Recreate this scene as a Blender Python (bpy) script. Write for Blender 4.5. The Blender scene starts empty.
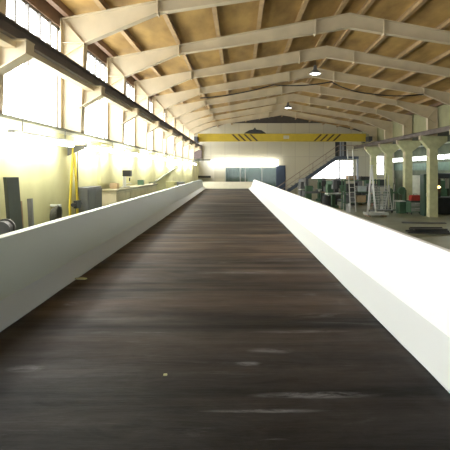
import bpy, bmesh, math, random
from mathutils import Vector, Matrix
random.seed(7)
C = bpy.context.scene.collection
H = 2.53            # eye height above the hall floor
XC = 3.4            # ridge line of the hall

# ---------------------------------------------------------------- materials
MATS = {}
def mat(name, col, rough=.6, metal=0., var=.12, scale=3., stretch=(1,1,1), bump=0., spec=.5, col2=None, detail=5.):
    if name in MATS: return MATS[name]
    m = bpy.data.materials.new(name); m.use_nodes = True
    nt = m.node_tree; N = nt.nodes; L = nt.links
    b = N['Principled BSDF']
    b.inputs['Roughness'].default_value = rough
    b.inputs['Metallic'].default_value = metal
    b.inputs['Specular IOR Level'].default_value = spec
    tc = N.new('ShaderNodeTexCoord'); mp = N.new('ShaderNodeMapping')
    mp.inputs['Scale'].default_value = stretch
    L.new(tc.outputs['Object'], mp.inputs['Vector'])
    nz = N.new('ShaderNodeTexNoise'); nz.inputs['Scale'].default_value = scale; nz.inputs['Detail'].default_value = detail
    L.new(mp.outputs[0], nz.inputs['Vector'])
    cr = N.new('ShaderNodeValToRGB')
    c = Vector(col)
    a = c*(1-var); d = Vector(col2) if col2 else c*(1+var)
    cr.color_ramp.elements[0].position = .32; cr.color_ramp.elements[0].color = (*a, 1)
    cr.color_ramp.elements[1].position = .68; cr.color_ramp.elements[1].color = (*[min(1, q) for q in d], 1)
    L.new(nz.outputs['Fac'], cr.inputs['Fac']); L.new(cr.outputs[0], b.inputs['Base Color'])
    if bump:
        bp = N.new('ShaderNodeBump'); bp.inputs['Strength'].default_value = bump; bp.inputs['Distance'].default_value = .02
        L.new(nz.outputs['Fac'], bp.inputs['Height']); L.new(bp.outputs[0], b.inputs['Normal'])
    MATS[name] = m
    return m
def emit(name, col, strength):
    if name in MATS: return MATS[name]
    m = bpy.data.materials.new(name); m.use_nodes = True
    b = m.node_tree.nodes['Principled BSDF']
    b.inputs['Base Color'].default_value = (.8, .8, .8, 1)
    b.inputs['Emission Color'].default_value = (*col, 1)
    b.inputs['Emission Strength'].default_value = strength
    MATS[name] = m
    return m

STEEL = mat('frame_paint', (.58, .49, .33), .55, var=.10, scale=1.5)
RAILM = mat('runway_paint', (.15, .12, .10), .6, var=.25, scale=2)
ROOF = mat('roof_board', (.42, .245, .070), .8, var=.40, scale=1.6, stretch=(1, .35, 1), col2=(.54, .345, .11))
PURL = mat('purlin_paint', (.40, .27, .13), .7, var=.15)
EAVE = mat('eave_paint', (.20, .12, .07), .7)
WALLL = mat('left_wall_plaster', (.60, .57, .28), .75, var=.18, scale=.7, col2=(.70, .67, .38))
SILL = mat('sill_grey', (.22, .22, .15), .6)
WIN = emit('daylit_glass', (.94, .975, 1), 7.5)
WIN2 = emit('daylit_gate_glass', (1, 1, .97), 4.0)
MULL = mat('window_bar_grey', (.22, .21, .19), .6)
FLOOR = mat('hall_concrete', (.24, .25, .15), .38, var=.25, scale=.6, col2=(.33, .335, .22), bump=.1)
TUBE = emit('fluorescent_tube', (1, 1, .93), 36)
TUBE3 = emit('end_wall_tube', (1, 1, .95), 5.5)
TUBE2 = emit('aisle_tube', (.95, 1, .93), 5)
BULB = emit('pendant_bulb', (1, .98, .9), 12)
ORANGE = emit('orange_work_light', (1, .55, .15), 9)
WHITE = mat('white_enamel', (.75, .75, .72), .4, var=.04)
DARK = mat('dark_steel', (.035, .037, .04), .5, var=.3)
GREY = mat('grey_steel', (.16, .165, .17), .5, var=.2)
ALU = mat('aluminium', (.62, .63, .60), .35, metal=.3, var=.06)
GREEN = mat('machine_green', (.07, .14, .08), .45, var=.2)
BLUE = mat('stair_blue_grey', (.08, .10, .14), .5, var=.15)
RED = mat('red_paint', (.50, .06, .04), .45, var=.15)
YEL = mat('crane_yellow', (.50, .37, .03), .45, var=.06)
SLING = mat('yellow_sling', (.80, .62, .05), .7, var=.1)
WOOD = mat('pallet_wood', (.30, .21, .12), .8, var=.25, scale=4, stretch=(1, 6, 1))
BLACK = mat('black_paint', (.02, .018, .015), .5)
ENDW = mat('end_wall_paint', (.70, .67, .57), .7, var=.05, scale=2)
GABLE = mat('gable_dark', (.09, .08, .07), .8)
RWALL = mat('right_wall_olive', (.32, .31, .17), .8, var=.15, scale=1)
AWALL = mat('aisle_wall_green', (.07, .085, .055), .8, var=.3, scale=1.1, col2=(.11, .125, .08))
ACEIL = mat('aisle_ceiling_dark', (.07, .065, .045), .8)
TRL = mat('trough_paint_shaded', (.37, .43, .40), .35, var=.05, scale=1.2, stretch=(1, .25, 1))  # left side: shade of facing away from the windows put into the colour
SKIRT = mat('skirt_paint_shaded', (.33, .41, .50), .35, var=.04, scale=1.2, stretch=(1, .25, 1))  # left skirt, its shaded tone painted in
TRR = mat('trough_paint_lit', (.90, .91, .90), .4, var=.03, scale=1.2, stretch=(1, .25, 1))  # right side of the same trough, window brightness put into the colour
CARD = mat('cardboard', (.42, .31, .18), .85)
CLEAR = mat('bag_plastic', (.55, .6, .6), .3)

def belt_material():
    m = bpy.data.materials.new('worn_rubber_belt'); m.use_nodes = True
    nt = m.node_tree; N = nt.nodes; L = nt.links; b = N['Principled BSDF']
    tc = N.new('ShaderNodeTexCoord')
    def noise(scale, st, detail=6, rough=.6, dist=0., loc=(0, 0, 0)):
        mp = N.new('ShaderNodeMapping'); mp.inputs['Scale'].default_value = st; mp.inputs['Location'].default_value = loc
        L.new(tc.outputs['Object'], mp.inputs['Vector'])
        n = N.new('ShaderNodeTexNoise'); n.inputs['Scale'].default_value = scale; n.inputs['Detail'].default_value = detail
        n.inputs['Roughness'].default_value = rough; n.inputs['Distortion'].default_value = dist
        L.new(mp.outputs[0], n.inputs['Vector']); return n.outputs['Fac']
    def ramp(fac, p0, c0, p1, c1):
        r = N.new('ShaderNodeValToRGB'); r.color_ramp.elements[0].position = p0; r.color_ramp.elements[0].color = (*c0, 1)
        r.color_ramp.elements[1].position = p1; r.color_ramp.elements[1].color = (*c1, 1)
        L.new(fac, r.inputs['Fac']); return r.outputs[0]
    def mix(f, a, c, mode='MIX'):
        x = N.new('ShaderNodeMix'); x.data_type = 'RGBA'; x.blend_type = mode
        if hasattr(f, 'links'): L.new(f, x.inputs['Factor'])
        else: x.inputs['Factor'].default_value = f
        L.new(a, x.inputs['A'])
        if hasattr(c, 'links'): L.new(c, x.inputs['B'])
        else: x.inputs['B'].default_value = (*c, 1)
        return x.outputs['Result']
    base = ramp(noise(3.0, (.85, 1.4, 1), 14, .74, .9), .36, (.003, .0035, .004), .66, (.019, .0195, .0205))
    # brown dust lying in bands across the belt, with the roof's far sheen painted in
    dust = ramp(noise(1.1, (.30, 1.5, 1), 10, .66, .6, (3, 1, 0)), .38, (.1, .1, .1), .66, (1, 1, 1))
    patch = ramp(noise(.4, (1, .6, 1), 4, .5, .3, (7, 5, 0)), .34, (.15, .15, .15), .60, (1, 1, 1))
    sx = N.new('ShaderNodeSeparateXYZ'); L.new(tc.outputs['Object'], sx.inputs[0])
    mr = N.new('ShaderNodeMapRange'); mr.inputs['From Min'].default_value = -13.4; mr.inputs['From Max'].default_value = -8.5  # lengthwise gradient paints the near shade and the browner far reflection
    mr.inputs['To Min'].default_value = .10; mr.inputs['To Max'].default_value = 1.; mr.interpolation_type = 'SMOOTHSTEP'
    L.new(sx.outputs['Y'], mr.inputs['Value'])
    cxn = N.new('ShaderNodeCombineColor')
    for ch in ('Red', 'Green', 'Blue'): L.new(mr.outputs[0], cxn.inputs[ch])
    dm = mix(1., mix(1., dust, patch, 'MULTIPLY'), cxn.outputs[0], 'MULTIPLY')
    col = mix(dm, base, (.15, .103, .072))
    bands = ramp(noise(1.0, (.05, 1.9, 1), 3, .55, .15, (2, 7, 0)), .34, (.50, .50, .50), .62, (1.0, 1.0, 1.0))
    col = mix(1., col, bands, 'MULTIPLY')
    # pale scuffs and scrape marks
    sc = ramp(noise(1.5, (.45, 3.2, 1), 12, .78, 1.1, (1, 9, 0)), .565, (0, 0, 0), .72, (.9, .9, .9))
    sp = ramp(noise(.9, (1, 1, 1), 3, .5, 0, (2, 3, 0)), .44, (0, 0, 0), .60, (1, 1, 1))
    col = mix(mix(1., sc, sp, 'MULTIPLY'), col, (.13, .13, .132))
    s2 = ramp(noise(9, (.7, 1.2, 1), 6, .8, .4, (4, 1, 0)), .68, (0, 0, 0), .80, (.5, .5, .5))
    col = mix(s2, col, (.06, .06, .062))
    wv = N.new('ShaderNodeTexWave'); wv.bands_direction = 'Y'; wv.inputs['Scale'].default_value = .30; wv.inputs['Distortion'].default_value = .6; wv.inputs['Detail'].default_value = 2
    wv.inputs['Detail Scale'].default_value = .4
    L.new(tc.outputs['Object'], wv.inputs['Vector'])
    seam = ramp(wv.outputs['Fac'], .0, (.35, .35, .35), .04, (1, 1, 1))
    col = mix(1., col, seam, 'MULTIPLY')
    brk = noise(7., (.8, 3., 1), 8, .75, .6)
    for (mx, my, lx, ly, amt) in [(.45, 2.405, .30, .035, .9), (.17, 2.245, .28, .018, .7), (.28, 5.32, .85, .09, .55), (.26, 3.0, .14, .05, .6),
                                  (.10, 2.80, .08, .03, .8), (-1.25, 2.76, .10, .05, .6), (.50, 3.37, .36, .03, .5), (-.2, 7.6, 1.1, .10, .35), (.75, 6.1, .5, .12, .4), (-1.45, 4.1, .06, .05, .7)]:
        mp = N.new('ShaderNodeMapping'); mp.vector_type = 'TEXTURE'
        mp.inputs['Location'].default_value = (mx, my-15.0, 0); mp.inputs['Scale'].default_value = (lx, ly, 1)
        L.new(tc.outputs['Object'], mp.inputs['Vector'])
        s3 = N.new('ShaderNodeSeparateXYZ'); L.new(mp.outputs[0], s3.inputs[0])
        c3 = N.new('ShaderNodeCombineXYZ'); L.new(s3.outputs[0], c3.inputs[0]); L.new(s3.outputs[1], c3.inputs[1])
        ln = N.new('ShaderNodeVectorMath'); ln.operation = 'LENGTH'; L.new(c3.outputs[0], ln.inputs[0])
        m1 = N.new('ShaderNodeMath'); m1.operation = 'SUBTRACT'; m1.inputs[0].default_value = 1.25; L.new(ln.outputs['Value'], m1.inputs[1])
        m2 = N.new('ShaderNodeMath'); m2.operation = 'MULTIPLY'; m2.use_clamp = True; L.new(m1.outputs[0], m2.inputs[0]); m2.inputs[1].default_value = 1.4
        m3 = N.new('ShaderNodeMapRange'); m3.inputs['From Min'].default_value = .40; m3.inputs['From Max'].default_value = .62; m3.inputs['To Max'].default_value = amt; L.new(brk, m3.inputs['Value'])
        m4 = N.new('ShaderNodeMath'); m4.operation = 'MULTIPLY'; L.new(m2.outputs[0], m4.inputs[0]); L.new(m3.outputs[0], m4.inputs[1])
        col = mix(m4.outputs[0], col, (.17, .17, .175))
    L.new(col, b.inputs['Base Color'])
    rr = ramp(noise(1.4, (.35, 2.2, 1), 10, .7, .4, (5, 2, 0)), .3, (.46, .46, .46), .7, (.74, .74, .74))
    L.new(rr, b.inputs['Roughness'])
    b.inputs['Specular IOR Level'].default_value = .14
    bp = N.new('ShaderNodeBump'); bp.inputs['Strength'].default_value = .35; bp.inputs['Distance'].default_value = .02
    L.new(noise(1.6, (.3, 2.4, 1), 8, .65, .2), bp.inputs['Height']); L.new(bp.outputs[0], b.inputs['Normal'])
    return m
SKIRTR = mat('skirt_paint_lit', (.66, .70, .70), .45, var=.03, scale=1.2, stretch=(1, .25, 1))  # right skirt, its lit tone painted in
BELT = belt_material()

def panel_material():
    """pale sheet cladding of the end wall, with its panel joints"""
    m = bpy.data.materials.new('end_wall_panels'); m.use_nodes = True
    nt = m.node_tree; N = nt.nodes; L = nt.links; b = N['Principled BSDF']
    tc = N.new('ShaderNodeTexCoord'); sx = N.new('ShaderNodeSeparateXYZ'); cx = N.new('ShaderNodeCombineXYZ')
    L.new(tc.outputs['Object'], sx.inputs[0]); L.new(sx.outputs['X'], cx.inputs['X']); L.new(sx.outputs['Z'], cx.inputs['Y'])
    br = N.new('ShaderNodeTexBrick'); br.offset = 0; br.inputs['Scale'].default_value = 1
    br.inputs['Brick Width'].default_value = 1.25; br.inputs['Row Height'].default_value = 1.9; br.inputs['Mortar Size'].default_value = .025
    br.inputs['Color1'].default_value = (.62, .58, .44, 1); br.inputs['Color2'].default_value = (.55, .52, .41, 1); br.inputs['Mortar'].default_value = (.50, .46, .36, 1)
    L.new(cx.outputs[0], br.inputs['Vector']); L.new(br.outputs['Color'], b.inputs['Base Color'])
    b.inputs['Roughness'].default_value = .6
    return m
PANEL = panel_material()

# ---------------------------------------------------------------- mesh helpers
class MB:
    def __init__(s): s.v = []; s.f = []
    def add(s, v, f):
        n = len(s.v); s.v += [tuple(q) for q in v]; s.f += [tuple(i+n for i in q) for q in f]; return s
    def box(s, x0, x1, y0, y1, z0, z1):
        v = [(x, y, z) for x in (x0, x1) for y in (y0, y1) for z in (z0, z1)]
        return s.add(v, [(0,1,3,2), (4,6,7,5), (0,4,5,1), (2,3,7,6), (0,2,6,4), (1,5,7,3)])
    def prism(s, poly, a0, a1, axis='y'):
        n = len(poly)
        def P(p, a): return (p[0], a, p[1]) if axis == 'y' else ((a, p[0], p[1]) if axis == 'x' else (p[0], p[1], a))
        v = [P(p, a0) for p in poly]+[P(p, a1) for p in poly]
        f = [tuple(range(n)), tuple(range(2*n-1, n-1, -1))]+[(i, n+i, n+(i+1) % n, (i+1) % n) for i in range(n)]
        return s.add(v, f)
    def strip(s, pts, w, t):
        """flat bar following an XZ polyline, w wide in Y"""
        for (a, b) in zip(pts, pts[1:]):
            d = Vector((b[0]-a[0], b[1]-a[1])); d.normalize(); n = Vector((-d.y, d.x))*t/2
            s.prism([(a[0]+n.x, a[1]+n.y), (b[0]+n.x, b[1]+n.y), (b[0]-n.x, b[1]-n.y), (a[0]-n.x, a[1]-n.y)], -w/2, w/2)
        return s
    def tube(s, p, q, r, n=10, r2=None):
        p = Vector(p); q = Vector(q); d = (q-p).normalized(); r2 = r if r2 is None else r2
        u = d.orthogonal().normalized(); w = d.cross(u)
        v = []
        for (c, rr) in ((p, r), (q, r2)):
            for i in range(n):
                a = 2*math.pi*i/n; v.append(c+(u*math.cos(a)+w*math.sin(a))*rr)
        return s.add(v, [tuple(range(n-1, -1, -1)), tuple(range(n, 2*n))]+[(i, (i+1) % n, n+(i+1) % n, n+i) for i in range(n)])
    def path(s, pts, r, n=8):
        for a, b in zip(pts, pts[1:]): s.tube(a, b, r, n)
        return s
    def lathe(s, prof, c=(0, 0, 0), n=20):
        v = []; k = len(prof)
        for (r, z) in prof:
            for i in range(n):
                a = 2*math.pi*i/n; v.append((c[0]+r*math.cos(a), c[1]+r*math.sin(a), c[2]+z))
        f = [(j*n+i, j*n+(i+1) % n, (j+1)*n+(i+1) % n, (j+1)*n+i) for j in range(k-1) for i in range(n)]
        f += [tuple(range(n-1, -1, -1)), tuple(range((k-1)*n, k*n))]
        return s.add(v, f)
    def ribbon(s, prof, ys):
        """sweep: prof(y) -> closed XZ outline, along the list ys"""
        o = [prof(y) for y in ys]; n = len(o[0])
        v = [(p[0], y, p[1]) for y, pr in zip(ys, o) for p in pr]
        f = [(j*n+i, j*n+(i+1) % n, (j+1)*n+(i+1) % n, (j+1)*n+i) for j in range(len(ys)-1) for i in range(n)]
        f += [tuple(range(n-1, -1, -1)), tuple(range((len(ys)-1)*n, len(ys)*n))]
        return s.add(v, f)
    def move(s, M):
        s.v = [tuple(M @ Vector(q)) for q in s.v]; return s
    def build(s, name, m, parent=None, loc=(0, 0, 0), rot=(0, 0, 0), bevel=0., smooth=False):
        me = bpy.data.meshes.new(name)
        me.from_pydata(s.v, [], s.f)
        bm = bmesh.new(); bm.from_mesh(me); bmesh.ops.recalc_face_normals(bm, faces=bm.faces); bm.to_mesh(me); bm.free()
        me.materials.append(m)
        if smooth:
            for p in me.polygons: p.use_smooth = True
        o = bpy.data.objects.new(name, me); C.objects.link(o)
        o.location = loc; o.rotation_euler = rot
        if parent: o.parent = parent
        if bevel:
            b = o.modifiers.new('Bevel', 'BEVEL'); b.width = bevel; b.segments = 2; b.limit_method = 'ANGLE'
        return o
def thing(name, label, cat, loc=(0, 0, 0), rz=0, group=None):
    o = bpy.data.objects.new(name, None); C.objects.link(o); o.empty_display_size = .2
    o.location = loc; o.rotation_euler = (0, 0, rz); o['label'] = label; o['category'] = cat
    if group: o['group'] = group
    return o
def tag(o, label, cat, group=None):
    o['label'] = label; o['category'] = cat
    if group: o['group'] = group
    return o
def struct(o): o['kind'] = 'structure'; return o
def dup(root, loc, rz=None, label=None):
    r = root.copy(); C.objects.link(r); r.location = loc
    if rz is not None: r.rotation_euler = (0, 0, rz)
    if label: r['label'] = label
    for ch in list(root.children):
        c = ch.copy(); C.objects.link(c); c.parent = r
        for g in list(ch.children):
            d = g.copy(); C.objects.link(d); d.parent = c
    return r
ORD = ['nearest', 'second', 'third', 'fourth', 'fifth', 'sixth', 'seventh', 'eighth', 'ninth', 'tenth', 'eleventh']
def B(x0, x1, y0, y1, z0, z1): return MB().box(x0, x1, y0, y1, z0, z1)

# ---------------------------------------------------------------- hall shell
Y0, YE = -5.0, 40.0
XL, XR, XO = -4.10, 10.90, 13.8        # left wall, right column line, outer wall of the side aisle
def top(d): return H+4.86-.187*abs(d)
struct(B(XL-.4, XO+.4, Y0-.3, YE+6, -.2, 0).build('floor', FLOOR))
# roof boards lie on the purlins
PH = .17
def slab(d0, d1): return [(XC+d0, top(d0)+PH), (XC+d1, top(d1)+PH), (XC+d1, top(d1)+PH+.12), (XC+d0, top(d0)+PH+.12)]
ce = MB().prism(slab(-7.9, 0), Y0-.3, YE+.3).prism(slab(0, 7.9), Y0-.3, YE+.3)
ceiling = struct(ce.build('ceiling', ROOF))
for sgn in (-1, 1):
    for k in range(6):
        d = sgn*(.37+1.22*k)
        pr = MB()
        pr.box(-.008, .008, Y0, YE, .004, PH-.002)
        pr.box(-.06, .06, Y0, YE, 0, .012); pr.box(-.06, .06, Y0, YE, PH-.014, PH-.002)
        pr.build('purlin', PURL, ceiling, (XC+d, 0, top(d)+.006))
    d = sgn*7.3
    B(-.06, .06, Y0, YE, 0, PH).build('eave_beam', EAVE, ceiling, (XC+d, 0, top(d)+.004))

# left wall: plastered below the sill, glazed above
XW = -3.60; SZ = H+.86; WT = H+3.30
struct(B(XL-.22, XW, Y0, YE, 0, SZ-.05).build('wall_left', WALLL))
sl = struct(B(XL-.22, XW+.06, Y0, YE, SZ-.05, SZ).build('trim_1', SILL))
struct(B(XL-.22, XL, Y0, YE, WT, top(7.5)+PH).build('trim_2', EAVE))
B(XW, XW+.04, Y0, YE, SZ-.11, SZ-.052).build('conduit', mat('pale_conduit', (.7, .68, .5), .5), sl)
FY = [6.7+3.6*k for k in range(9)]     # 6.7 ... 35.5
WY = [-.5, 3.1]+FY+[39.1]
wn = 0
for a in [-4.1]+WY:
    b = min(a+3.6, YE)
    wn += 1
    w = MB()
    w.box(XL-.10, XL-.04, a, b, SZ, SZ+.05); w.box(XL-.10, XL-.04, a, b, WT-.06, WT)
    w.box(XL-.10, XL-.04, a, a+.05, SZ, WT); w.box(XL-.10, XL-.04, b-.05, b, SZ, WT)
    n = 7
    for i in range(1, n):
        y = a+(b-a)*i/n
        w.box(XL-.085, XL+.015, y-.022, y+.022, H+2.05, WT-.06)
        w.box(XL-.08, XL-.06, y-.007, y+.007, SZ+.05, H+2.02)
    o = struct(w.build(f'window_{wn}', MULL))
    B(XL-.075, XL-.068, a+.05, b-.05, SZ+.05, WT-.06).build('pane', WIN, o)
# a wall to the rear of the hall
struct(B(XL-.22, XO, Y0-.2, Y0, 0, H+4.9).build('wall_rear', RWALL))

wn += 1  # unseen glowing window added behind the camera to brighten belt and left trough side
w = MB()
for x in (-2.5, -.3, 1.9, 4.1, 6.3, 8.5): w.box(x, x+.08, Y0-.0, Y0+.06, .3, H+1.9)
for z in (.3, H, H+1.84): w.box(-2.5, 8.58, Y0-.0, Y0+.06, z, z+.07)
o = struct(w.build(f'window_{wn}', MULL)); B(-2.45, 8.55, Y0+.02, Y0+.03, .33, H+1.88).build('pane', emit('rear_fill_glow', (.88, .95, 1), 2.0), o)
# right side: upper wall over the runway, aisle beyond the columns
struct(B(XR, XR+.15, Y0, YE, H+2.35, top(7.5)+PH).build('wall_right', RWALL))
struct(B(XR+.15, XO+.2, Y0, YE, H+2.35, H+2.5).build('trim_3', ACEIL))
struct(B(XO, XO+.2, Y0, YE, 0, H+2.35).build('wall_aisle', AWALL))
pb = MB()
pb.tube((XO-.25, Y0, H+1.85), (XO-.25, YE, H+1.85), .06)
for k in range(14): pb.tube((XO-.25, Y0+1.5+3.2*k, H+1.85), (XO-.25, Y0+1.5+3.2*k, H+2.35), .015, 6)
tag(pb.build('service_pipe', ALU), 'long pale pipe running under the side aisle ceiling', 'pipe')

# end wall with its openings
ew = MB()
def wall_fill(mb, x0, x1, z0, z1, holes, y0, y1):
    xs = sorted({x0, x1, *[h[0] for h in holes], *[h[1] for h in holes]})
    for a, b in zip(xs, xs[1:]):
        m = (a+b)/2; z = z0
        for h in sorted([h for h in holes if h[0] <= m <= h[1]], key=lambda h: h[2]):
            if h[2] > z: mb.box(a, b, y0, y1, z, h[2])
            z = h[3]
        if z < z1: mb.box(a, b, y0, y1, z, z1)
holes = [(-1.24, 4.1, H-1.5, H+.35), (6.3, 10.2, H-.72, H+1.0), (8.55, 9.55, H+1.25, H+2.7), (11.7, 12.95, H-.36, H+1.38)]
wall_fill(ew, XL, XO, 0, H+3.3, holes, YE, YE+.2)
ew.prism([(6.3, H+1.0), (6.3, H-.72), (6.35, H-.72), (8.62, H+1.0)], YE, YE+.2)
dz = (4.86+PH-.187*7.5)
ew.prism([(XL, H+3.3), (XR+.15, H+3.3), (XR+.15, H+3.45), (XC+4.3, H+4.25), (XC-4.3, H+4.25), (XL, H+3.45)], YE, YE+.2)
struct(ew.build('wall_end', PANEL))
struct(MB().prism([(XL, H+3.45), (XC-4.3, H+4.25), (XC+4.3, H+4.25), (XR+.15, H+3.45), (XC+7.5, top(7.5)+PH), (XC, top(0)+PH), (XC-7.5, top(7.5)+PH)], YE+.05, YE+.2).build('wall_gable', GABLE))
# office window, glazed, with the dim room behind it
wn += 1
w = MB(); x0, x1, z0, z1 = holes[0]
w.box(x0, x1, YE-.03, YE+.05, z0, z0+.07); w.box(x0, x1, YE-.03, YE+.05, z1-.07, z1)
for x in (x0, .08, .52, 2.0, 3.4, x1-.07): w.box(x, x+.07, YE-.03, YE+.05, z0, z1)
ow = struct(w.build(f'window_{wn}', mat('office_frame', (.42, .45, .40), .5)))
gm = bpy.data.materials.new('office_glass'); gm.use_nodes = True
gb = gm.node_tree.nodes['Principled BSDF']; gb.inputs['Transmission Weight'].default_value = .9; gb.inputs['Roughness'].default_value = .05
gb.inputs['Base Color'].default_value = (.55, .72, .66, 1)
B(x0, x1, YE+.01, YE+.018, z0, z1).build('pane', gm, ow)
OFF = mat('office_dim_green', (.16, .22, .20), .8)
off = MB(); off.box(x0-.2, x1+.2, YE+3, YE+3.1, 0, H+.8); off.box(x0-.3, x0-.2, YE+.2, YE+3.1, 0, H+.8); off.box(x1+.2, x1+.3, YE+.2, YE+3.1, 0, H+.8)
off.box(x0-.3, x1+.3, YE+.2, YE+3.1, H+.8, H+.9)
struct(off.build('wall_office', OFF))
for nm, hh, mt in (('gate', holes[1], WIN2), ('aisle', holes[3], WIN2)):
    wn += 1
    x0, x1, z0, z1 = hh; w = MB()
    w.box(x0, x1, YE+.02, YE+.1, z0, z0+.06); w.box(x0, x1, YE+.02, YE+.1, z1-.06, z1); w.box(x0, x0+.06, YE+.02, YE+.1, z0, z1); w.box(x1-.06, x1, YE+.02, YE+.1, z0, z1)
    w.box(x0, x1, YE+.04, YE+.08, z0+(z1-z0)*.56, z0+(z1-z0)*.56+.05)
    o = struct(w.build(f'window_{wn}', MULL)); B(x0+.05, x1-.05, YE+.11, YE+.12, z0+.05, z1-.05).build('pane', mt, o)
x0, x1, z0, z1 = holes[2]
dr = struct(B(x0, x1, YE+.06, YE+.12, z0, z1).build('door_1', DARK))
MB().tube((x0+.12, YE+.02, z0+.95), (x0+.28, YE+.02, z0+.95), .015).build('door_handle', ALU, dr)
B(x0+.62, x0+.80, YE+.04, YE+.06, z0+.1, z1-.1).build('door_panel', mat('door_light_panel', (.30, .32, .34), .5), dr)

d2 = struct(B(3.30, 4.12, YE-.06, YE-.002, 0, H+.50).build('door_2', mat('door_navy', (.04, .06, .10), .5)))
MB().tube((3.4, YE-.10, 1.0), (3.55, YE-.10, 1.0), .015).build('door_handle', ALU, d2)
struct(B(XL, -2.3, YE-.14, YE-.002, H+.93, H+1.03).build('trim_4', mat('ledge_dark', (.10, .10, .07), .6)))
struct(B(XL, -2.2, YE-.02, YE-.002, 0, H+.93).build('trim_5', ENDW))
struct(B(XO-.04, XO-.002, Y0, YE, H+.05, H+.6).build('trim_6', mat('aisle_band_teal', (.07, .12, .09), .6, var=.2)))
tag(B(-3.6, -2.5, YE-.36, YE-.022, H-.60, H-.42).build('wall_box', DARK), 'low dark box fixed on the end wall left of the trough end', 'box')
# ---------------------------------------------------------------- portal frames
def topl(d): return top(d)
def make_frame(label):
    root = thing('portal_frame', label, 'roof frame', (XC, FY[0], 0), 0, 'steel portal frames of the hall')
    DEP = [(0, .44), (1.05, .42), (5.25, .27), (6.92, .66)]
    for s in (-1, 1):
        t = [(s*d, top(d)) for d, _ in DEP]+[(s*7.45, top(7.45))]
        b = [(s*d, top(d)-e) for d, e in DEP]
        r = MB()
        for i in range(3):
            r.prism([t[i], t[i+1], b[i+1], b[i]], -.01, .01)
        r.prism([t[3], t[4], (s*7.45, b[3][1]), b[3]], -.01, .01)
        r.strip([(x, z-.01) for x, z in t], .20, .018); r.strip(b, .20, .018)
        r.build('rafter', STEEL, root)
        for d, e in ((1.05, .42), (5.25, .27)):
            q = MB().box(s*d-.016, s*d+.016, -.12, .12, top(d)-e-.05, top(d)-.002)
            q.build('splice_plate', STEEL, root)
        zk = b[3][1]
        c = MB()
        c.prism([(s*6.92, zk), (s*7.45, zk), (s*7.45, 0), (s*7.10, 0)], -.012, .012)
        c.strip([(s*6.92, zk), (s*7.10, 0.0)], .24, .02); c.strip([(s*7.44, top(7.44)-.03), (s*7.44, 0)], .24, .02)
        c.strip([(s*6.92, zk+.01), (s*7.43, zk+.01)], .18, .016)
        c.box(min(s*7.03, s*7.5), max(s*7.03, s*7.5), -.2, .2, 0, .025)
        c.build('column', STEEL, root)
        g = MB().strip([(s*6.93, zk), (s*7.42, top(7.42)-.02)], .16, .016).strip([(s*6.93, zk), (s*7.42, zk-.30)], .16, .016)
        g.build('knee_stiffener', STEEL, root)
        zt = H+1.93
        k = MB().prism([(s*7.03, zt-.01), (s*6.52, zt-.01), (s*6.52, zt-.20), (s*7.03, zt-.50)], -.015, .015)
        k.box(min(s*6.5, s*7.03), max(s*6.5, s*7.03), -.14, .14, zt-.02, zt)
        k.strip([(s*6.52, zt-.20), (s*7.03, zt-.50)], .26, .02)
        k.box(min(s*6.51, s*6.53), max(s*6.51, s*6.53), -.13, .13, zt-.21, zt-.01)
        k.build('corbel', STEEL, root)
        if s > 0:      # cased lower column with a capital reaching into the side aisle
            k = MB().box(6.98, 7.42, -.22, .22, .03, H+1.45).prism([(6.98, H+1.2), (7.42, H+1.2), (7.95, H+1.62), (7.95, H+1.9), (6.6, H+1.9), (6.6, H+1.62)], -.2, .2)
            k.build('column_casing', mat('column_cream_green', (.58, .58, .33), .7, var=.12), root)
    return root
fr = make_frame('cream steel roof frame nearest the camera, only its wall bracket shows at top left')
for i, y in enumerate(FY[1:]):
    lab = {7: 'tan steel roof frame over the yellow crane, last before the end wall'}.get(i, f'tan steel roof frame arching over the hall, {ORD[i]} whose arch shows')
    dup(fr, (XC, y, 0), label=lab)

# ---------------------------------------------------------------- crane runway beams
def runway(x, label):
    r = thing('crane_runway_beam', label, 'crane rail', (x, Y0+.1, H+1.93), 0, 'crane runway beams')
    L_ = YE-Y0-.6
    m = MB().box(-.010, .010, 0, L_, .02, .225).box(-.10, .10, 0, L_, .205, .225).box(-.10, .10, 0, L_, 0.0, .022)
    m.box(-.10, .10, 0, .02, 0, .22)
    m.build('beam', RAILM, r)
    B(-.03, .03, 0, L_, .225, .25).build('rail', DARK, r)
    if x < 0: B(-.16, .02, 0, L_, -.10, -.004).build('lower_chord', STEEL, r)
    return r
runway(-3.33, 'long dark steel crane rail beam along the left windows')
runway(10.10, 'long dark steel crane rail beam on the right columns')

# ---------------------------------------------------------------- overhead crane
cy = 35.6
cr = thing('overhead_crane', 'yellow overhead travelling crane with black hazard stripes spanning the hall', 'crane', (0, cy, H+2.24))
g = MB().box(-3.25, 10.0, -.16, .16, .10, .68)
g.box(-3.25, 10.0, -.2, .2, .66, .70); g.box(-3.25, 10.0, -.2, .2, .08, .11)
g.build('girder', YEL, cr)
def stripes(xs, lean):
    for x in xs:
        MB().prism([(x, .12), (x+.17, .12), (x+.17+lean, .65), (x+lean, .65)], -.167, -.160).build('hazard_stripe', mat('stripe_brown', (.06, .04, .015), .5), cr)
stripes([-.05, .42, .89, 1.36], -.55)
stripes([5.85, 6.35, 6.85, 7.35], .55)
B(3.5, 3.95, -.175, -.160, .30, .55).build('name_plate', mat('plate_grey', (.45, .45, .4), .5), cr)
for x in (-3.33, 10.10):
    e = MB().box(x-.13, x+.13, -1.1, 1.1, .08, .42)
    for yy in (-.8, .8): e.tube((x-.07, yy, .17), (x+.07, yy, .17), .16, 16)
    e.build('end_carriage', DARK, cr)
tr = MB().prism([(.4, .72), (2.1, .72), (1.75, .95), (1.35, 1.0), (1.25, 1.18), (1.1, 1.0), (.8, .95)], -.45, .45)
tr.build('hoist_trolley', DARK, cr)
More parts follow.
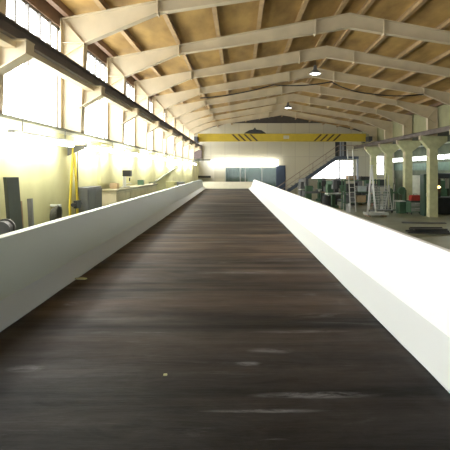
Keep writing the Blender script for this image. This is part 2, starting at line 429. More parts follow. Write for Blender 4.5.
eb = B(-4.05, -3.3, YE-.32, YE-.002, H+1.1, H+2.3)
o = eb.build('electrical_cabinet', mat('brown_cabinet', (.10, .07, .06), .6)); tag(o, 'dark brown cabinet high up in the far left corner near the crane', 'cabinet')
B(0, .02, .04, .28, .05, 1.15).build('door', DARK, o, (-3.3, YE-.32, H+1.1))

# festoon cable under the frames
def catenary(a, b, sag, n=10):
    a = Vector(a); b = Vector(b)
    return [a.lerp(b, i/n)-Vector((0, 0, sag*4*(i/n)*(1-i/n))) for i in range(n+1)]
YC = 20.98
pts = []
spots = [(-1.8, H+3.40), (1.6, H+4.02), (4.3, H+4.16), (6.0, H+3.62), (8.6, H+3.58)]
for (a, b) in zip(spots, spots[1:]):
    pts += catenary((a[0], YC, a[1]), (b[0], YC, b[1]), .10)
tag(MB().path(pts, .028, 6).build('power_cable', BLACK), 'black power cable sagging across the hall below the roof frames', 'cable')

# pendant lamps
def pendant(loc, label):
    r = thing('pendant_lamp', label, 'ceiling lamp', loc, 0, 'bell lamps hanging under the ridge')
    MB().lathe([(.04, .40), (.07, .38), (.09, .20), (.20, .12), (.28, 0), (.27, 0), (.18, .10), (.05, .16)], n=24).build('lamp_shade', GREY, r, smooth=True)
    MB().lathe([(.04, .12), (.17, .06), (.22, .025), (.15, .0)], n=20).build('bulb', BULB, r, smooth=True)
    MB().tube((0, 0, .38), (0, 0, top(0)-H-4.32+.16), .012, 6).build('stem', DARK, r)
    return r
pendant((XC, 20.1, H+4.32), 'nearer and larger bell lamp hanging under the roof ridge')
pendant((XC-.02, 31.0, H+4.32), 'farther and smaller bell lamp hanging under the roof ridge')

# fluorescent battens along the left wall, the end wall and the aisle
def batten(name, label, loc, L_, tm, group, axis='y', w=.10, h=.07, rz=0):
    r = thing(name, label, 'light', loc, rz, group)
    B(-w/2+.01, w/2-.01, -L_/2, L_/2, 0, .05).build('housing', WHITE, r)
    B(-w/2, w/2, -L_/2+.04, L_/2-.04, -h, -.001).build('tube', tm, r)
    for s in (-1, 1): MB().tube((0, s*L_*.35, .05), (0, s*L_*.35, .22), .008, 6).build('hanger', GREY, r)
    return r
ly = [7.7+3.2*k for k in range(9)]
first = None
for i, y in enumerate(ly):
    lab = f'bright fluorescent batten under the left window sill, {ORD[i]} in the row'
    loc = (XW+.30, y, H+.55)
    if first is None: first = batten('fluorescent_light', lab, loc, 2.4, TUBE, 'fluorescent battens along the left wall')
    else: dup(first, loc, label=lab)
for k, y in enumerate((11.3, 14.9)):
    tag(MB().prism([(XW, H+.62), (XW+.42, H+.62), (XW+.42, H+.57), (XW, H+.40)], y-.05, y+.05).build('wall_bracket', STEEL), ['cream wall bracket under the left sill right of the sling', 'cream wall bracket under the left sill above the drill press'][k], 'bracket', 'wall brackets')
struct(B(XW, XW+.07, 11.5, 12.3, 2.2, H+.70).build('trim_7', WALLL))
first = None
ew_x = [-1.75, -.25, 1.25, 2.75]
for i, x in enumerate(ew_x):
    lab = f'glaring fluorescent batten over the end wall office window, {["leftmost", "second from left", "third from left", "rightmost"][i]}'
    loc = (x, YE-.40, H+.98)
    if first is None: first = batten('fluorescent_light', lab, loc, 1.48, TUBE3, 'fluorescent battens on the end wall', rz=math.pi/2, w=.22, h=.52)
    else: dup(first, loc, rz=math.pi/2, label=lab)
first = None
ay = [26.6+3.6*k for k in range(4)]
for i, y in enumerate(ay):
    lab = f'wide fluorescent light in the right aisle, {["nearest", "second", "third", "farthest"][i]} seen between the columns'
    loc = (13.0, y, H+1.02)
    if first is None: first = batten('fluorescent_light', lab, loc, 2.9, TUBE2, 'aisle fluorescent lights', w=.30, h=.26)
    else: dup(first, loc, label=lab)

# ---------------------------------------------------------------- the conveyor trough
YAW = math.radians(1.02)
bz = H-1.2
cyc = 15.0
conv = thing('belt_conveyor', 'very long white sided trough conveyor with a dark worn rubber belt', 'conveyor',
             (-math.sin(YAW)*cyc, math.cos(YAW)*cyc, 0), YAW)
ya, yb = -2.2-cyc, 31.0-cyc
ys = [ya]+[ya+(yb-1.6-ya)*i/24 for i in range(1, 25)]+[yb-1.6+1.6*i/10 for i in range(1, 11)]
def fall(y):
    t = max(0, (y-(yb-1.6))/1.6); return math.sqrt(max(0, 1-t*t*.90))
# belt: slightly worn, flexing surface with thickness
nx = 24
bv = []; bf = []
ys2 = [ya+.05+(yb-.25-ya)*i/130 for i in range(131)]
for y in ys2:
    for i in range(nx+1):
        t = i/nx; x = -1.744+t*(1.21+1.744)
        z = bz+.006*math.sin(y*2.3+.6*math.sin(x*1.3))*math.sin(t*math.pi)+.004*math.sin(y*5.1+x)
        bv.append((x, y, z))
for j in range(130):
    for i in range(nx):
        a = j*(nx+1)+i; bf.append((a, a+1, a+nx+2, a+nx+1))
bm_ = MB().add(bv, bf)
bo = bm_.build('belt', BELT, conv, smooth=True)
sd = bo.modifiers.new('Solidify', 'SOLIDIFY'); sd.thickness = .02; sd.offset = -1
# scratches and pale scrape marks are in the belt material; a few crumbs of debris lie on it
def side(s, xb, xf, zf, xi, xo, zt):
    def prof_wall(y):
        zz = bz+(zt-bz)*fall(y); zff = bz+(zf-bz)*min(1, fall(y)+.05)
        zz = max(zz, zff+.02)
        return [(xf, zff), (xi, zz), (xo, zz), (xo, bz-.25), (xo-s*.02, bz-.25), (xo-s*.02, zz-.05), (xi+s*.02, zz-.05), (xf+s*.02, zff)]
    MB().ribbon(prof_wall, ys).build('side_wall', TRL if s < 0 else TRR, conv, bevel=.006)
    def prof_skirt(y):
        zff = bz+(zf-bz)*min(1, fall(y)+.05)
        return [(xb-s*.03, bz+.010), (xf, zff+.006), (xf+s*.015, zff+.006), (xf+s*.015, zff-.02), (xb+s*.02, bz-.01), (xb-s*.03, bz-.0)]
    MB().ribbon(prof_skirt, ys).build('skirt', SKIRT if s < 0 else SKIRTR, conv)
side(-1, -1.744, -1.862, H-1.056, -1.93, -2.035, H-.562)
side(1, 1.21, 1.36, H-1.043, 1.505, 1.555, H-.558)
ep = MB().prism([(yb+.05, bz-.02), (yb+.05, bz+.0), (yb+.35, bz+.45), (yb+.40, bz+.45), (yb+.12, bz-.02)], -1.95, 1.5, 'x')
ep.build('end_plate', mat('end_plate_cream', (.72, .70, .58), .5, var=.05), conv)
sf = MB()
for xx in (-1.9, 1.42): sf.box(xx-.05, xx+.05, ya+.1, yb-.1, bz-.28, bz-.10)
yy = ya+1
while yy < yb:
    sf.box(-1.85, 1.4, yy-.04, yy+.04, bz-.26, bz-.12)
    for xx in (-1.9, 1.42):
        sf.box(xx-.06, xx+.06, yy-.06, yy+.06, .02, bz-.26); sf.box(xx-.15, xx+.15, yy-.15, yy+.15, 0, .02)
    yy += 3.0
sf.build('support_frame', GREY, conv)
def on_belt(x, y): return (x*math.cos(YAW)-y*math.sin(YAW), x*math.sin(YAW)+y*math.cos(YAW), bz)
def chip(loc, r, m, label):
    v = []
    n = 8
    for i in range(n):
        a = 2*math.pi*i/n; q = r*(.6+.5*random.random()); v.append((q*math.cos(a)*1.7, q*math.sin(a)))
    tag(MB().prism(v, 0.001, .012, 'z').build('debris_chip', m, None, (loc[0], loc[1], loc[2]+.011), bevel=.003), label, 'debris')
chip(on_belt(-1.645, 4.98), .05, mat('sawdust_yellow', (.50, .50, .28), .9), 'small yellowish chip lying on the belt beside the left skirt')
chip(on_belt(-.38, 2.62), .010, mat('sawdust_yellow', (.50, .42, .18), .9), 'tiny yellow crumb in the middle of the belt near the camera')

# ---------------------------------------------------------------- left wall: things
def rail_tube(pts, r): return MB().path(pts, r, 8)
# leaning dark panel
p = MB().prism([(-.0, 0), (.24, 0), (-.02, 2.44), (-.26, 2.44)], -.03, .03)
tag(p.build('leaning_panel', mat('slate_panel', (.13, .15, .14), .6), None, (-3.30, 6.72, 0), (0, 0, math.radians(75))),
    'dark slate grey board leaning on the left wall at the image edge', 'board')
p = B(-.02, .02, -.03, .03, 0, 2.0)
for i, (x, y, h, m, l) in enumerate([(-3.40, 7.18, 2.05, WOOD, 'thin wooden post upright by the left wall, left of a pair'), (-3.40, 7.55, 2.07, GREY, 'thin dark post upright by the left wall, right of a pair')]):
    o = MB().box(-.035, .035, -.03, .03, 0, h).box(-.12, .12, -.12, .12, 0, .02).build('upright_post', m, None, (x, y, 0), (0, math.radians(-3), 0)); tag(o, l, 'post', 'posts by the left wall')
# dark vise-like clutter at the picture's edge
v_ = thing('bench_grinder', 'black bench grinder on a pedestal beside the leaning dark board', 'grinder', (-2.85, 5.42, 0), .3)
MB().box(-.12, .12, -.12, .12, 0, .03).tube((0, 0, .03), (0, 0, 1.72), .05).build('pedestal', DARK, v_)
MB().tube((0, -.12, 1.82), (0, .12, 1.82), .10, 16).box(-.08, .08, -.08, .08, 1.71, 1.79).build('motor', DARK, v_)
for s in (-1, 1): MB().tube((0, s*.14, 1.82), (0, s*.18, 1.82), .12, 18).build('grinding_wheel', GREY, v_)
# hose reel ring
hr = thing('hose_coil', 'coiled dark hose hung on the left wall left of the yellow sling', 'hose', (-3.54, 8.6, H-.86))
for k in range(4):
    pts = [(.03*k, .14*math.cos(a*math.pi/10), .14*math.sin(a*math.pi/10)+.02*k) for a in range(21)]
    rail_tube(pts, .022).build('hose_loop', mat('hose_grey', (.10, .10, .08), .6), hr)
MB().tube((-.10, 0, .2), (.14, 0, .2), .025).build('hook', ALU, hr)
# yellow lifting sling hung from an arm
sl = thing('lifting_sling', 'long yellow lifting sling hanging in two strands on the left wall', 'sling', (-3.47, 9.45, H-.80))
for s in (-1, 1):
    m = MB()
    path = [(0, s*.02, 1.28), (0, s*.09, .9), (0, s*.16, .45), (0, s*.22, .05), (0, s*.20, -.15)]
    for a, b in zip(path, path[1:]):
        m.add([(a[0]-.012, a[1]-.04, a[2]), (a[0]-.012, a[1]+.04, a[2]), (a[0]+.012, a[1]+.04, a[2]), (a[0]+.012, a[1]-.04, a[2]),
               (b[0]-.012, b[1]-.045, b[2]), (b[0]-.012, b[1]+.045, b[2]), (b[0]+.012, b[1]+.045, b[2]), (b[0]+.012, b[1]-.045, b[2])],
              [(0, 1, 2, 3), (4, 7, 6, 5), (0, 4, 5, 1), (1, 5, 6, 2), (2, 6, 7, 3), (3, 7, 4, 0)])
    m.build('strand', SLING, sl)
MB().tube((-.115, 0, 1.31), (.25, 0, 1.31), .03).prism([(-.12, 1.34), (.28, 1.34), (.28, 1.30), (-.12, 1.12)], -.03, .03).build('wall_bracket', GREY, sl)
MB().box(.03, .11, -.10, .12, .02, .18).tube((.05, -.2, .10), (.05, .24, .10), .04).build('clamp', DARK, sl)
tag(rail_tube([(-3.5, 9.76, H+.48), (-3.5, 9.78, 1.4), (-3.52, 9.77, .0)], .012).build('hanging_cable', DARK), 'thin dark cable hanging right of the yellow sling', 'cable')
# grey cabinet
cb = thing('steel_cabinet', 'dark grey steel cabinet against the left wall right of the sling', 'cabinet', (-3.50, 10.36, 0))
B(-.09, .18, -.5, .5, .0, 2.17).build('body', GREY, cb, bevel=.01)
for s in (-1, 1):
    d = B(.18, .20, min(s*.01, s*.48), max(s*.01, s*.48), .10, 2.12).build('door', mat('cabinet_face', (.13, .135, .15), .5), cb)
    MB().tube((.222, s*.06, 1.0), (.222, s*.06, 1.15), .01).build('handle', ALU, d)
# long counter
ct = thing('wall_counter', 'long cream counter with a dark top edge along the left wall', 'counter', (-3.35, 14.35, 0))
B(-.24, .20, -2.8, 2.8, .03, 2.0).build('body', mat('counter_cream', (.66, .58, .40), .6, var=.1), ct)
B(-.24, .24, -2.85, 2.85, 2.0, 2.05).build('worktop', mat('counter_top', (.28, .25, .15), .5), ct)
for k in range(4):
    d = B(.20, .215, -2.7+1.36*k, -1.40+1.36*k, .10, 1.93).build('door', mat('counter_door', (.70, .62, .42), .6, var=.1), ct)
    MB().tube((.235, -1.5+1.36*k, 1.2), (.235, -1.5+1.36*k, 1.35), .01).build('handle', ALU, d)
# drill press on the counter
dp = thing('drill_press', 'small grey drill press with a dark head standing on the cream counter', 'drill', (-3.30, 13.2, 2.052))
B(-.12, .12, -.09, .09, 0, .03).build('base', ALU, dp)
MB().tube((-.06, 0, .03), (-.06, 0, .50), .05).build('pillar', ALU, dp)
MB().box(-.10, .14, -.09, .09, .32, .50).tube((.09, 0, .18), (.09, 0, .28), .02).build('head', DARK, dp, bevel=.008)
B(-.05, .13, -.08, .08, .10, .12).build('table', ALU, dp)
MB().tube((.06, .06, .32), (.12, .15, .26), .008).build('feed_handle', ALU, dp)
# small jars/boxes on counter
for i, (y, s, m, l) in enumerate([(12.3, .12, CARD, 'small brown carton on the counter left of the drill press'), (15.6, .10, GREEN, 'small green box on the counter right of the drill press')]):
    tag(MB().box(-.1, .1, -s, s, 0, .14+.03*i).box(-.102, .102, -.02, .02, .10, .15).build('storage_box', m, None, (-3.4, y, 2.05), bevel=.006), l, 'box')
# diagonal brace of the left wall
tag(MB().tube((-3.53, 18.5, H-.50), (-3.53, 27.7, H+.46), .045).box(-3.58, -3.48, 17.85, 18.6, 0, H-.45).build('diagonal_brace', mat('brace_olive', (.20, .22, .12), .6)),
    'slanting olive pipe brace rising along the far left wall', 'brace')
# tall narrow lockers further back along the left wall
for i, (y, h, m, l) in enumerate([(22.5, 2.0, WALLL, 'yellowish locker farthest along the left wall but one'), (25.8, 1.9, GREY, 'dark small locker farthest along the left wall')]):
    r = thing('locker', l, 'locker', (-3.37, y, 0)); B(-.22, .2, -.4, .4, .0, h).build('body', m, r, bevel=.01)
    d = B(.2, .215, -.37, .37, .06, h-.05).build('door', m, r); MB().tube((.235, .28, 1.0), (.235, .28, 1.15), .01).build('handle', ALU, d)

# ---------------------------------------------------------------- stairs at the end wall
st = thing('steel_staircase', 'blue grey steel staircase climbing right to the upper door of the end wall', 'stairs', (2.95, 39.25, 0))
run = (8.58-2.95); zt = H+1.27; sp = zt/run
for i, yy in enumerate((-.42, .42)):
    m = MB().prism([(0, 0), (.35, 0), (run, zt-.22), (run+1.75, zt-.22), (run+1.75, zt), (run-.05, zt)], yy-.02, yy+.02); m.build('stringer', BLUE, st)
n = 18
tm = MB()
for k in range(n):
    x = run*(k+.5)/n; tm.box(x-.13, x+.15, -.40, .40, zt*(k+1)/n-.04, zt*(k+1)/n-.01)
tm.build('treads', GREY, st)
B(run-.02, run+1.75, -.40, .40, zt-.04, zt-.005).build('landing', GREY, st)
RAILC = mat('rail_brown', (.32, .24, .18), .5)
hm = MB().path([(.1, -.42, .95), (run, -.42, zt+.95), (run+1.7, -.42, zt+.95)], .028); hm.build('handrail', RAILC, st)
MB().path([(.1, -.42, .5), (run, -.42, zt+.5), (run+1.7, -.42, zt+.5)], .018).build('mid_rail', RAILC, st)
for k in range(6):
    t = k/5; MB().tube((run*t+.05, -.42, zt*t), (run*t+.05, -.42, zt*t+.95), .02, 6).build('baluster', RAILC, st)
for xx in (run+.12, run+1.65):
    B(xx-.06, xx+.06, -.48, -.36, 0, zt-.22).build('post', mat('post_grey_blue', (.30, .33, .38), .5), st)
B(run+.10, run+.24, -.5, -.44, zt, zt+1.55).build('door_post', mat('post_grey_blue', (.30, .33, .38), .5), st)
MB().tube((2.1, -.42, 1.25), (2.75, -.42, .0), .05, 8).build('strut', ALU, st)

# ---------------------------------------------------------------- right side: things
def ladder(name, label, loc, h, w, lean, rz, m=ALU, double=False):
    r = thing(name, label, 'ladder', loc, rz)
    sides = (1, -1) if double else (1,)
    for sd_ in sides:
        lx = sd_*lean
        for s in (-1, 1):
            q = Vector((s*w*.40, 0, h)) if double else Vector((s*w*.5, -0, h))
            a = Vector((s*w*.5, lx if double else 0, 0)); b = q if double else Vector((s*w*.5, lean, h))
            d = (b-a)
            MB().add([a+Vector(o_) for o_ in ((-.02, -.035, 0), (.02, -.035, 0), (.02, .035, 0), (-.02, .035, 0))]+[b+Vector(o_) for o_ in ((-.02, -.035, 0), (.02, -.035, 0), (.02, .035, 0), (-.02, .035, 0))],
                     [(0, 1, 2, 3), (4, 7, 6, 5), (0, 4, 5, 1), (1, 5, 6, 2), (2, 6, 7, 3), (3, 7, 4, 0)]).build('stile', m, r)
        nr = int(h/.30)
        for k in range(1, nr):
            t = k/nr
            y = lx*(1-t) if double else lean*t
            ww = w*(.5-.1*t) if double else w*.5
            MB().tube((-ww, y, h*t), (ww, y, h*t), .018, 6).build('rung', m, r)
    if double: B(-w*.42, w*.42, -.12, .12, h-.01, h+.03).build('top_cap', m, r)
    return r
ladder('straight_ladder', 'tall narrow aluminium ladder leaning upright against the storage rack', (7.08, 27.9, 0), 3.9, .34, .62, math.radians(4))
ladder('step_ladder', 'pale aluminium stepladder standing open right of the tall ladder', (7.75, 26.3, 0), 2.85, .50, .24, math.radians(70), double=True)

def rack(label, loc, L_, D_, h, shelves, rz=0, m=GREEN):
    r = thing('storage_rack', label, 'rack', loc, rz)
    for sx in (-1, 1):
        for sy in (-1, 1):
            B(sx*L_/2-.04, sx*L_/2+.04, sy*D_/2-.04, sy*D_/2+.04, 0, h).build('upright', m, r)
    for z in shelves: B(-L_/2, L_/2, -D_/2, D_/2, z-.05, z).build('shelf', m, r)
    return r
def carton(x, y, z, sx, sy, sz, m, label, rz=0, name='storage_crate', group='crates and boxes in the storage area'):
    r = MB().box(-sx/2, sx/2, -sy/2, sy/2, 0, sz)
    r.box(-sx/2-.015, sx/2+.015, -sy/2-.015, sy/2+.015, sz-.05, sz-.01)
    r.box(-sx/2-.015, sx/2+.015, -sy/2-.015, sy/2+.015, sz*.45, sz*.45+.04)
    tag(r.build(name, m, None, (x, y, z+.001), (0, 0, rz), bevel=.006), label, 'box', group)
rack('dark green storage rack behind the tall ladder', (7.9, 29.3, 0), 2.2, .8, 2.0, [.5, 1.2, 1.95])
rk = [(-.75, .5, .5, 'grey crate at the left end of the rack low shelf', GREY), (0, .5, .45, 'brown carton in the middle of the rack low shelf', CARD), (.72, .5, .5, 'green crate at the right end of the rack low shelf', GREEN),
      (-.7, 1.2, .5, 'black crate at the left end of the rack middle shelf', DARK), (.05, 1.2, .35, 'pale plastic crate in the middle of the rack middle shelf', CLEAR), (.7, 1.2, .5, 'grey crate at the right end of the rack middle shelf', GREY),
      (-.6, 1.95, .28, 'wooden box on the left of the rack top shelf', WOOD), (.25, 1.95, .22, 'dark box on the rack top shelf beside the wooden box', DARK)]
for x, z, s, l, m in rk: carton(7.9+x, 29.3, z, .55, .6, s, m, l)

# sheet trolley: upright wire mesh and glass panels
sc = thing('mesh_panel_trolley', 'A-frame trolley carrying upright grey mesh panels beside the stepladder', 'trolley', (8.55, 27.2, 0), math.radians(20))
MB().box(-.7, .7, -.35, .35, .12, .18).build('deck', GREY, sc)
for sx in (-1, 1):
    for sy in (-1, 1): MB().tube((sx*.6-.02, sy*.3, .08), (sx*.6+.02, sy*.3, .08), .08, 14).build('wheel', DARK, sc)
    MB().tube((sx*.6, -.3, .18), (sx*.6, 0, 1.7), .025).tube((sx*.6, .3, .18), (sx*.6, 0, 1.7), .025).build('end_frame', ALU, sc)
for k, yy in enumerate((-.26, .26)):
    m = MB()
    for i in range(13): m.tube((-.6+.1*i, yy, .18), (-.6+.1*i, yy*.25, 1.62), .008, 5)
    for i in range(10): m.tube((-.6, yy*(1-.75*i/9), .18+.16*i), (.6, yy*(1-.75*i/9), .18+.16*i), .008, 5)
    m.build('mesh_panel', ALU, sc)

# lathe
def lathe_machine(label, loc, rz, m):
    r = thing('metal_lathe', label, 'machine', loc, rz)
    MB().box(-.9, -.45, -.25, .25, 0, .75).box(.5, .9, -.22, .22, 0, .75).build('pedestal', m, r, bevel=.02)
    MB().box(-.95, .95, -.2, .2, .75, .92).build('bed', GREY, r, bevel=.01)
    MB().box(-.9, -.35, -.24, .24, .92, 1.35).build('headstock', m, r, bevel=.03)
    MB().tube((-.35, 0, 1.12), (-.22, 0, 1.12), .13, 18).build('chuck', ALU, r)
    MB().box(.6, .85, -.12, .12, .92, 1.2).tube((.45, 0, 1.12), (.6, 0, 1.12), .04).build('tailstock', m, r, bevel=.01)
    MB().box(-.02, .28, -.26, .26, .92, 1.05).build('carriage', GREY, r)
    MB().tube((.13, -.26, .98), (.13, -.32, .98), .09, 14).build('handwheel', ALU, r)
    return r
lathe_machine('grey green metal lathe on the floor in front of the staircase', (6.2, 36.0, 0), .1, GREEN)
lathe_machine('dark grey metal lathe beside the aisle right of the storage rack', (9.6, 31.5, 0), 1.3, GREY)
# milling machine
def mill(label, loc, rz, m):
    r = thing('milling_machine', label, 'machine', loc, rz)
    B(-.35, .35, -.45, .45, 0, .2).build('base', m, r, bevel=.02)
    B(-.22, .22, .05, .42, .2, 1.6).build('column', m, r, bevel=.03)
    B(-.18, .18, -.45, .40, 1.6, 1.85).build('ram', m, r, bevel=.03)
    MB().box(-.14, .14, -.55, -.28, 1.3, 1.95).tube((0, -.42, 1.12), (0, -.42, 1.3), .04).build('head', GREY, r, bevel=.02)
    B(-.5, .5, -.5, .0, .95, 1.03).build('table', ALU, r)
    B(-.12, .12, -.35, .05, .2, .95).build('knee', m, r)
    return r
mill('dark green milling machine below the middle of the staircase', (6.9, 37.6, 0), .2, GREEN)
mill('dark milling machine under the staircase landing in front of the bright gate', (8.3, 37.8, 0), -.3, DARK)
# workbench with vise in front of bright gate
wb = thing('workbench', 'dark workbench in front of the bright gate window', 'workbench', (7.4, 35.0, 0))
B(-1.0, 1.0, -.35, .35, .86, .92).build('worktop', WOOD, wb)
for sx in (-1, 1):
    for sy in (-1, 1): B(sx*.92-.04, sx*.92+.04, sy*.28-.04, sy*.28+.04, 0, .86).build('leg', DARK, wb)
B(-.9, .9, -.28, .28, .25, .29).build('shelf', GREY, wb)
B(-.9, .9, .30, .34, .92, 1.75).build('tool_board', DARK, wb)
for i, (x, s, m, l) in enumerate([(-.6, .4, GREY, 'grey crate on the left of the dark workbench'), (.05, .3, CARD, 'brown carton in the middle of the dark workbench'), (.65, .5, GREEN, 'green crate on the right of the dark workbench')]):
    carton(7.4+x, 34.95, .92, .4, .4, s, m, l, group='crates on the workbench')
# stacked pallets & bar stock
for k in range(4):
    m = MB()
    for i in range(5): m.box(-.6, .6, -.4+.18*i, -.4+.18*i+.12, .10, .13)
    for i in (-.55, 0, .49): m.box(i, i+.08, -.4, .44, 0, .10)
    tag(m.build('wooden_pallet', WOOD, None, (9.2, 34.3, .131*k+.001), (0, 0, .1*k)), f'wooden pallet near the bright gate, {["bottom", "second from bottom", "third from bottom", "topmost"][k]} of its stack', 'pallet', 'stack of pallets')
# oil drums
def drum(label, loc, m):
    r = thing('oil_drum', label, 'drum', loc, 0, 'steel drums on the hall floor')
    MB().lathe([(.28, 0), (.29, .02), (.285, .29), (.30, .30), (.285, .31), (.285, .58), (.30, .59), (.285, .60), (.285, .86), (.295, .88), (.27, .88), (.27, .865)], n=24).build('body', m, r)
    MB().tube((.12, 0, .865), (.12, 0, .90), .035, 10).build('bung', ALU, r)
    return r
drum('blue grey steel drum between the workbench and the rack', (6.35, 32.2, 0), BLUE)
drum('red steel drum right of the pallet stack', (10.0, 33.0, 0), RED)
drum('dark steel drum left of the storage rack', (5.9, 30.3, 0), DARK)

mill('grey milling machine between the staircase foot and the workbench', (5.4, 37.9, 0), .5, GREY)
lathe_machine('dark metal lathe directly in front of the wooden workbench', (7.7, 33.3, 0), -.1, DARK)
mill('green milling machine at the left of the storage rack', (6.35, 31.0, 0), .3, GREEN)
mill('dark milling machine in the background right of the pallets', (9.5, 35.9, 0), .1, DARK)
rack('grey storage rack at the end wall under the small bright window', (11.6, 38.6, 0), 2.4, .8, 2.1, [.5, 1.2, 2.05], m=GREY)
for x, z, s_, l, m_ in [(-.7, .5, .5, 'dark crate low on the left of the end wall rack', DARK), (.1, .5, .5, 'brown carton low in the middle of the end wall rack', CARD), (-.5, 1.2, .5, 'green crate in the left half of the end wall rack', GREEN),
        (.5, 1.2, .6, 'black crate in the right half of the end wall rack', DARK)]:
    carton(11.6+x, 38.6, z, .6, .6, s_, m_, l, group='crates in the end wall rack')
# upright bar stock leaning in a stand
bs = thing('bar_stock_stand', 'stand of upright pale and dark steel bars right of the stepladder', 'stand', (9.7, 28.9, 0))
MB().box(-.5, .5, -.25, .25, 0, .06).box(-.5, -.45, -.25, -.2, .06, 1.2).box(.45, .5, -.25, -.2, .06, 1.2).box(-.5, .5, -.25, -.2, 1.1, 1.2).build('stand_frame', GREEN, bs)
for k in range(9):
    x = -.42+.105*k; hh = 1.5+.9*random.random()
    MB().tube((x, .1, .06), (x+random.uniform(-.1, .1), -.16, hh), .022, 8).build('steel_bar', [ALU, GREY, GREEN][k % 3], bs)
# wrapped sheet stack
wr = thing('sheet_stack', 'low stack of pale sheets on blocks beside the tall ladder', 'sheets', (7.6, 25.0, 0), .1)
MB().box(-.5, -.4, -.3, .3, 0, .1).box(.4, .5, -.3, .3, 0, .1).build('block', WOOD, wr)
for k in range(5): B(-.6, .6, -.35, .35, .101+.03*k, .127+.03*k).build('sheet', [ALU, CLEAR][k % 2], wr)

# gas cylinders by the column
for i, (x, y, m, l) in enumerate([(10.0, 29.6, GREEN, 'tall green gas cylinder left of the third column from the right'), (9.75, 29.9, GREY, 'tall grey gas cylinder beside the green one')]):
    r = thing('gas_cylinder', l, 'gas cylinder', (x, y, 0)); MB().lathe([(.10, 0), (.115, .02), (.115, 1.2), (.09, 1.32), (.035, 1.38), (.035, 1.42)], n=18).build('body', m, r, smooth=False)
    MB().tube((0, 0, 1.42), (0, 0, 1.5), .02).tube((-.04, 0, 1.47), (.05, 0, 1.47), .015).build('valve', ALU, r)

# red box on a machine bench between the columns, with a white board behind
tb = thing('tool_trolley', 'dark tool trolley standing between the two nearest right columns', 'trolley', (10.35, 26.4, 0), .15)
B(-.45, .45, -.28, .28, .12, .75).build('body', GREEN, tb, bevel=.01)
B(-.48, .48, -.30, .30, .75, .80).build('worktop', DARK, tb)
for sx in (-1, 1):
    for sy in (-1, 1): MB().tube((sx*.38-.02, sy*.22, .06), (sx*.38+.02, sy*.22, .06), .06, 12).build('wheel', DARK, tb)
for k in range(2):
    d = B(-.42, .42, -.30, -.28, .18+.28*k, .42+.28*k).build('drawer', mat('drawer_grey', (.30, .32, .28), .5), tb)
    MB().tube((-.2, -.32, .36+.28*k), (.2, -.32, .36+.28*k), .012, 6).build('handle', ALU, d)
rb = thing('toolbox', 'bright red toolbox on top of the dark tool trolley', 'toolbox', (10.32, 26.35, .80), .15)
B(-.34, .34, -.14, .14, 0, .22).build('body', RED, rb, bevel=.01)
MB().prism([(-.34, .22), (.34, .22), (.28, .32), (-.28, .32)], -.14, .14).build('lid', RED, rb)
MB().path([(-.12, 0, .32), (-.12, 0, .38), (.12, 0, .38), (.12, 0, .32)], .012).build('handle', DARK, rb)
wbd = thing('white_board', 'upright white panel on a stand behind the red toolbox', 'board', (11.5, 29.2, 0), -.6)
B(-.42, .42, -.02, .02, .95, 2.25).build('panel', mat('board_white', (.88, .90, .78), .5), wbd)
for s in (-1, 1): MB().box(s*.38-.03, s*.38+.03, -.04, .04, .02, .95).box(s*.38-.03, s*.38+.03, -.3, .3, 0, .04).build('leg', ALU, wbd)
# dark green tall frame around nearest column
gf = thing('tall_machine_cabinet', 'tall dark green cabinet standing behind the nearest right column', 'cabinet', (10.75, 25.5, 0))
B(-.38, .38, -.25, .3, 0, 2.35).build('body', mat('cabinet_dark_green', (.035, .07, .045), .45), gf, bevel=.02)
d = B(-.34, .34, -.27, -.25, .15, 2.25).build('door', mat('cabinet_dark_green2', (.05, .10, .06), .4), gf)
MB().tube((-.25, -.29, 1.1), (-.25, -.29, 1.3), .015).build('handle', ALU, d)
# dark press with a glowing orange lamp
pm = thing('heavy_press', 'dark heavy press machine at the right image edge with an orange lamp', 'machine', (12.3, 26.6, 0))
B(-.9, .9, -.5, .5, 0, 1.0).build('base', DARK, pm, bevel=.03)
B(-.9, -.55, -.4, .4, 1.0, 2.1).build('upright', DARK, pm, bevel=.02)
B(.55, .9, -.4, .4, 1.0, 2.1).build('upright', DARK, pm, bevel=.02)
B(-.95, .95, -.45, .45, 2.1, 2.4).build('crosshead', mat('press_slate', (.05, .06, .07), .5), pm, bevel=.03)
MB().tube((0, 0, 1.5), (0, 0, 2.1), .1).build('ram', ALU, pm)
MB().lathe([(.02, -.06), (.10, -.03), (.12, .02), (.08, .07), (.02, .09)], (-.72, -.47, 1.58), n=14).build('work_lamp', ORANGE, pm)
# green machine by the second column
gm_ = thing('band_saw', 'green band saw beside the second column on the right', 'machine', (9.75, 27.0, 0), .2)
B(-.25, .25, -.2, .2, 0, .7).build('base', GREEN, gm_, bevel=.02)
B(-.35, .35, -.3, .3, .7, .75).build('table', ALU, gm_)
B(.12, .25, -.15, .15, .75, 1.4).build('frame_arm', GREEN, gm_, bevel=.02)
MB().tube((0, -.1, 1.35), (0, .1, 1.35), .24, 20).build('wheel_cover', GREEN, gm_)
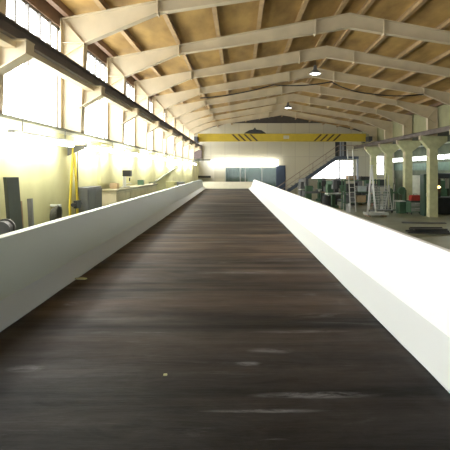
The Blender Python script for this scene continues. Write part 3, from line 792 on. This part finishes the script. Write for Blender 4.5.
# flat bars lying on the floor in the foreground at right
for k, (dx, dy, rz, L_, l) in enumerate([(0, 0, -.15, 1.7, 'dark steel plate on the floor at right, lowest of the pile'), (.05, .12, -.32, 1.5, 'dark steel plate on the floor at right, middle of the pile'), (-.02, -.05, -.05, 1.3, 'dark steel plate on the floor at right, top of the pile')]):
    m = MB().box(-L_/2, L_/2, -.28, .28, 0, .03).box(-L_/2, L_/2, -.28, -.25, .03, .07).box(-L_/2, L_/2, .25, .28, .03, .07)
    tag(m.build('steel_plate', mat('plate_dark', (.05, .05, .045), .5, var=.3), None, (7.75+dx, 18.4+dy, .072*k+.001), (0, 0, rz), bevel=.004), l, 'steel plate', 'pile of steel plates on the floor')
m = MB()
for k in range(5): m.tube((-1.0, .06*k, .03), (1.0, .06*k, .03), .025, 8)
tag(m.build('pipe_bundle', GREY, None, (8.9, 21.6, 0), (0, 0, -.15)), 'bundle of grey pipes on the open floor right of the plates', 'pipes')
# further clutter in aisle against the outer wall
for i, (y, h, m, l) in enumerate([(30.2, 1.9, GREEN, 'green locker at the outer aisle wall, nearest of three'), (33.2, 1.7, GREY, 'grey locker at the outer aisle wall, middle of three'), (36.3, 1.9, AWALL, 'pale green locker at the outer aisle wall, farthest of three')]):
    r = thing('locker', l, 'locker', (13.45, y, 0), math.pi, 'lockers at the outer aisle wall'); B(-.25, .3, -.6, .6, .0, h).build('body', m, r, bevel=.01)
    for s in (-1, 1):
        d = B(.3, .315, min(s*.02, s*.56), max(s*.02, s*.56), .08, h-.06).build('door', m, r); MB().tube((.335, s*.1, .95), (.335, s*.1, 1.1), .012, 6).build('handle', ALU, d)

# ---------------------------------------------------------------- light, camera, view
sc_ = bpy.context.scene
w = bpy.data.worlds.new('World'); sc_.world = w; w.use_nodes = True
w.node_tree.nodes['Background'].inputs[0].default_value = (.75, .85, 1, 1)
w.node_tree.nodes['Background'].inputs[1].default_value = 1.0
cam = bpy.data.cameras.new('camera'); co = bpy.data.objects.new('camera', cam); C.objects.link(co)
co.location = (0, 0, H); co.rotation_euler = (math.pi/2, 0, 0)
cam.sensor_width = 36; cam.lens = 36; cam.shift_x = -14/450; cam.shift_y = -54/450
cam.clip_start = .05; cam.clip_end = 200
sc_.camera = co
vs = sc_.view_settings
vs.view_transform = 'Standard'; vs.look = 'None'; vs.gamma = 1; vs.use_curve_mapping = False
vs.exposure = 0.42
sc_.cycles.max_bounces = 10; sc_.cycles.diffuse_bounces = 6
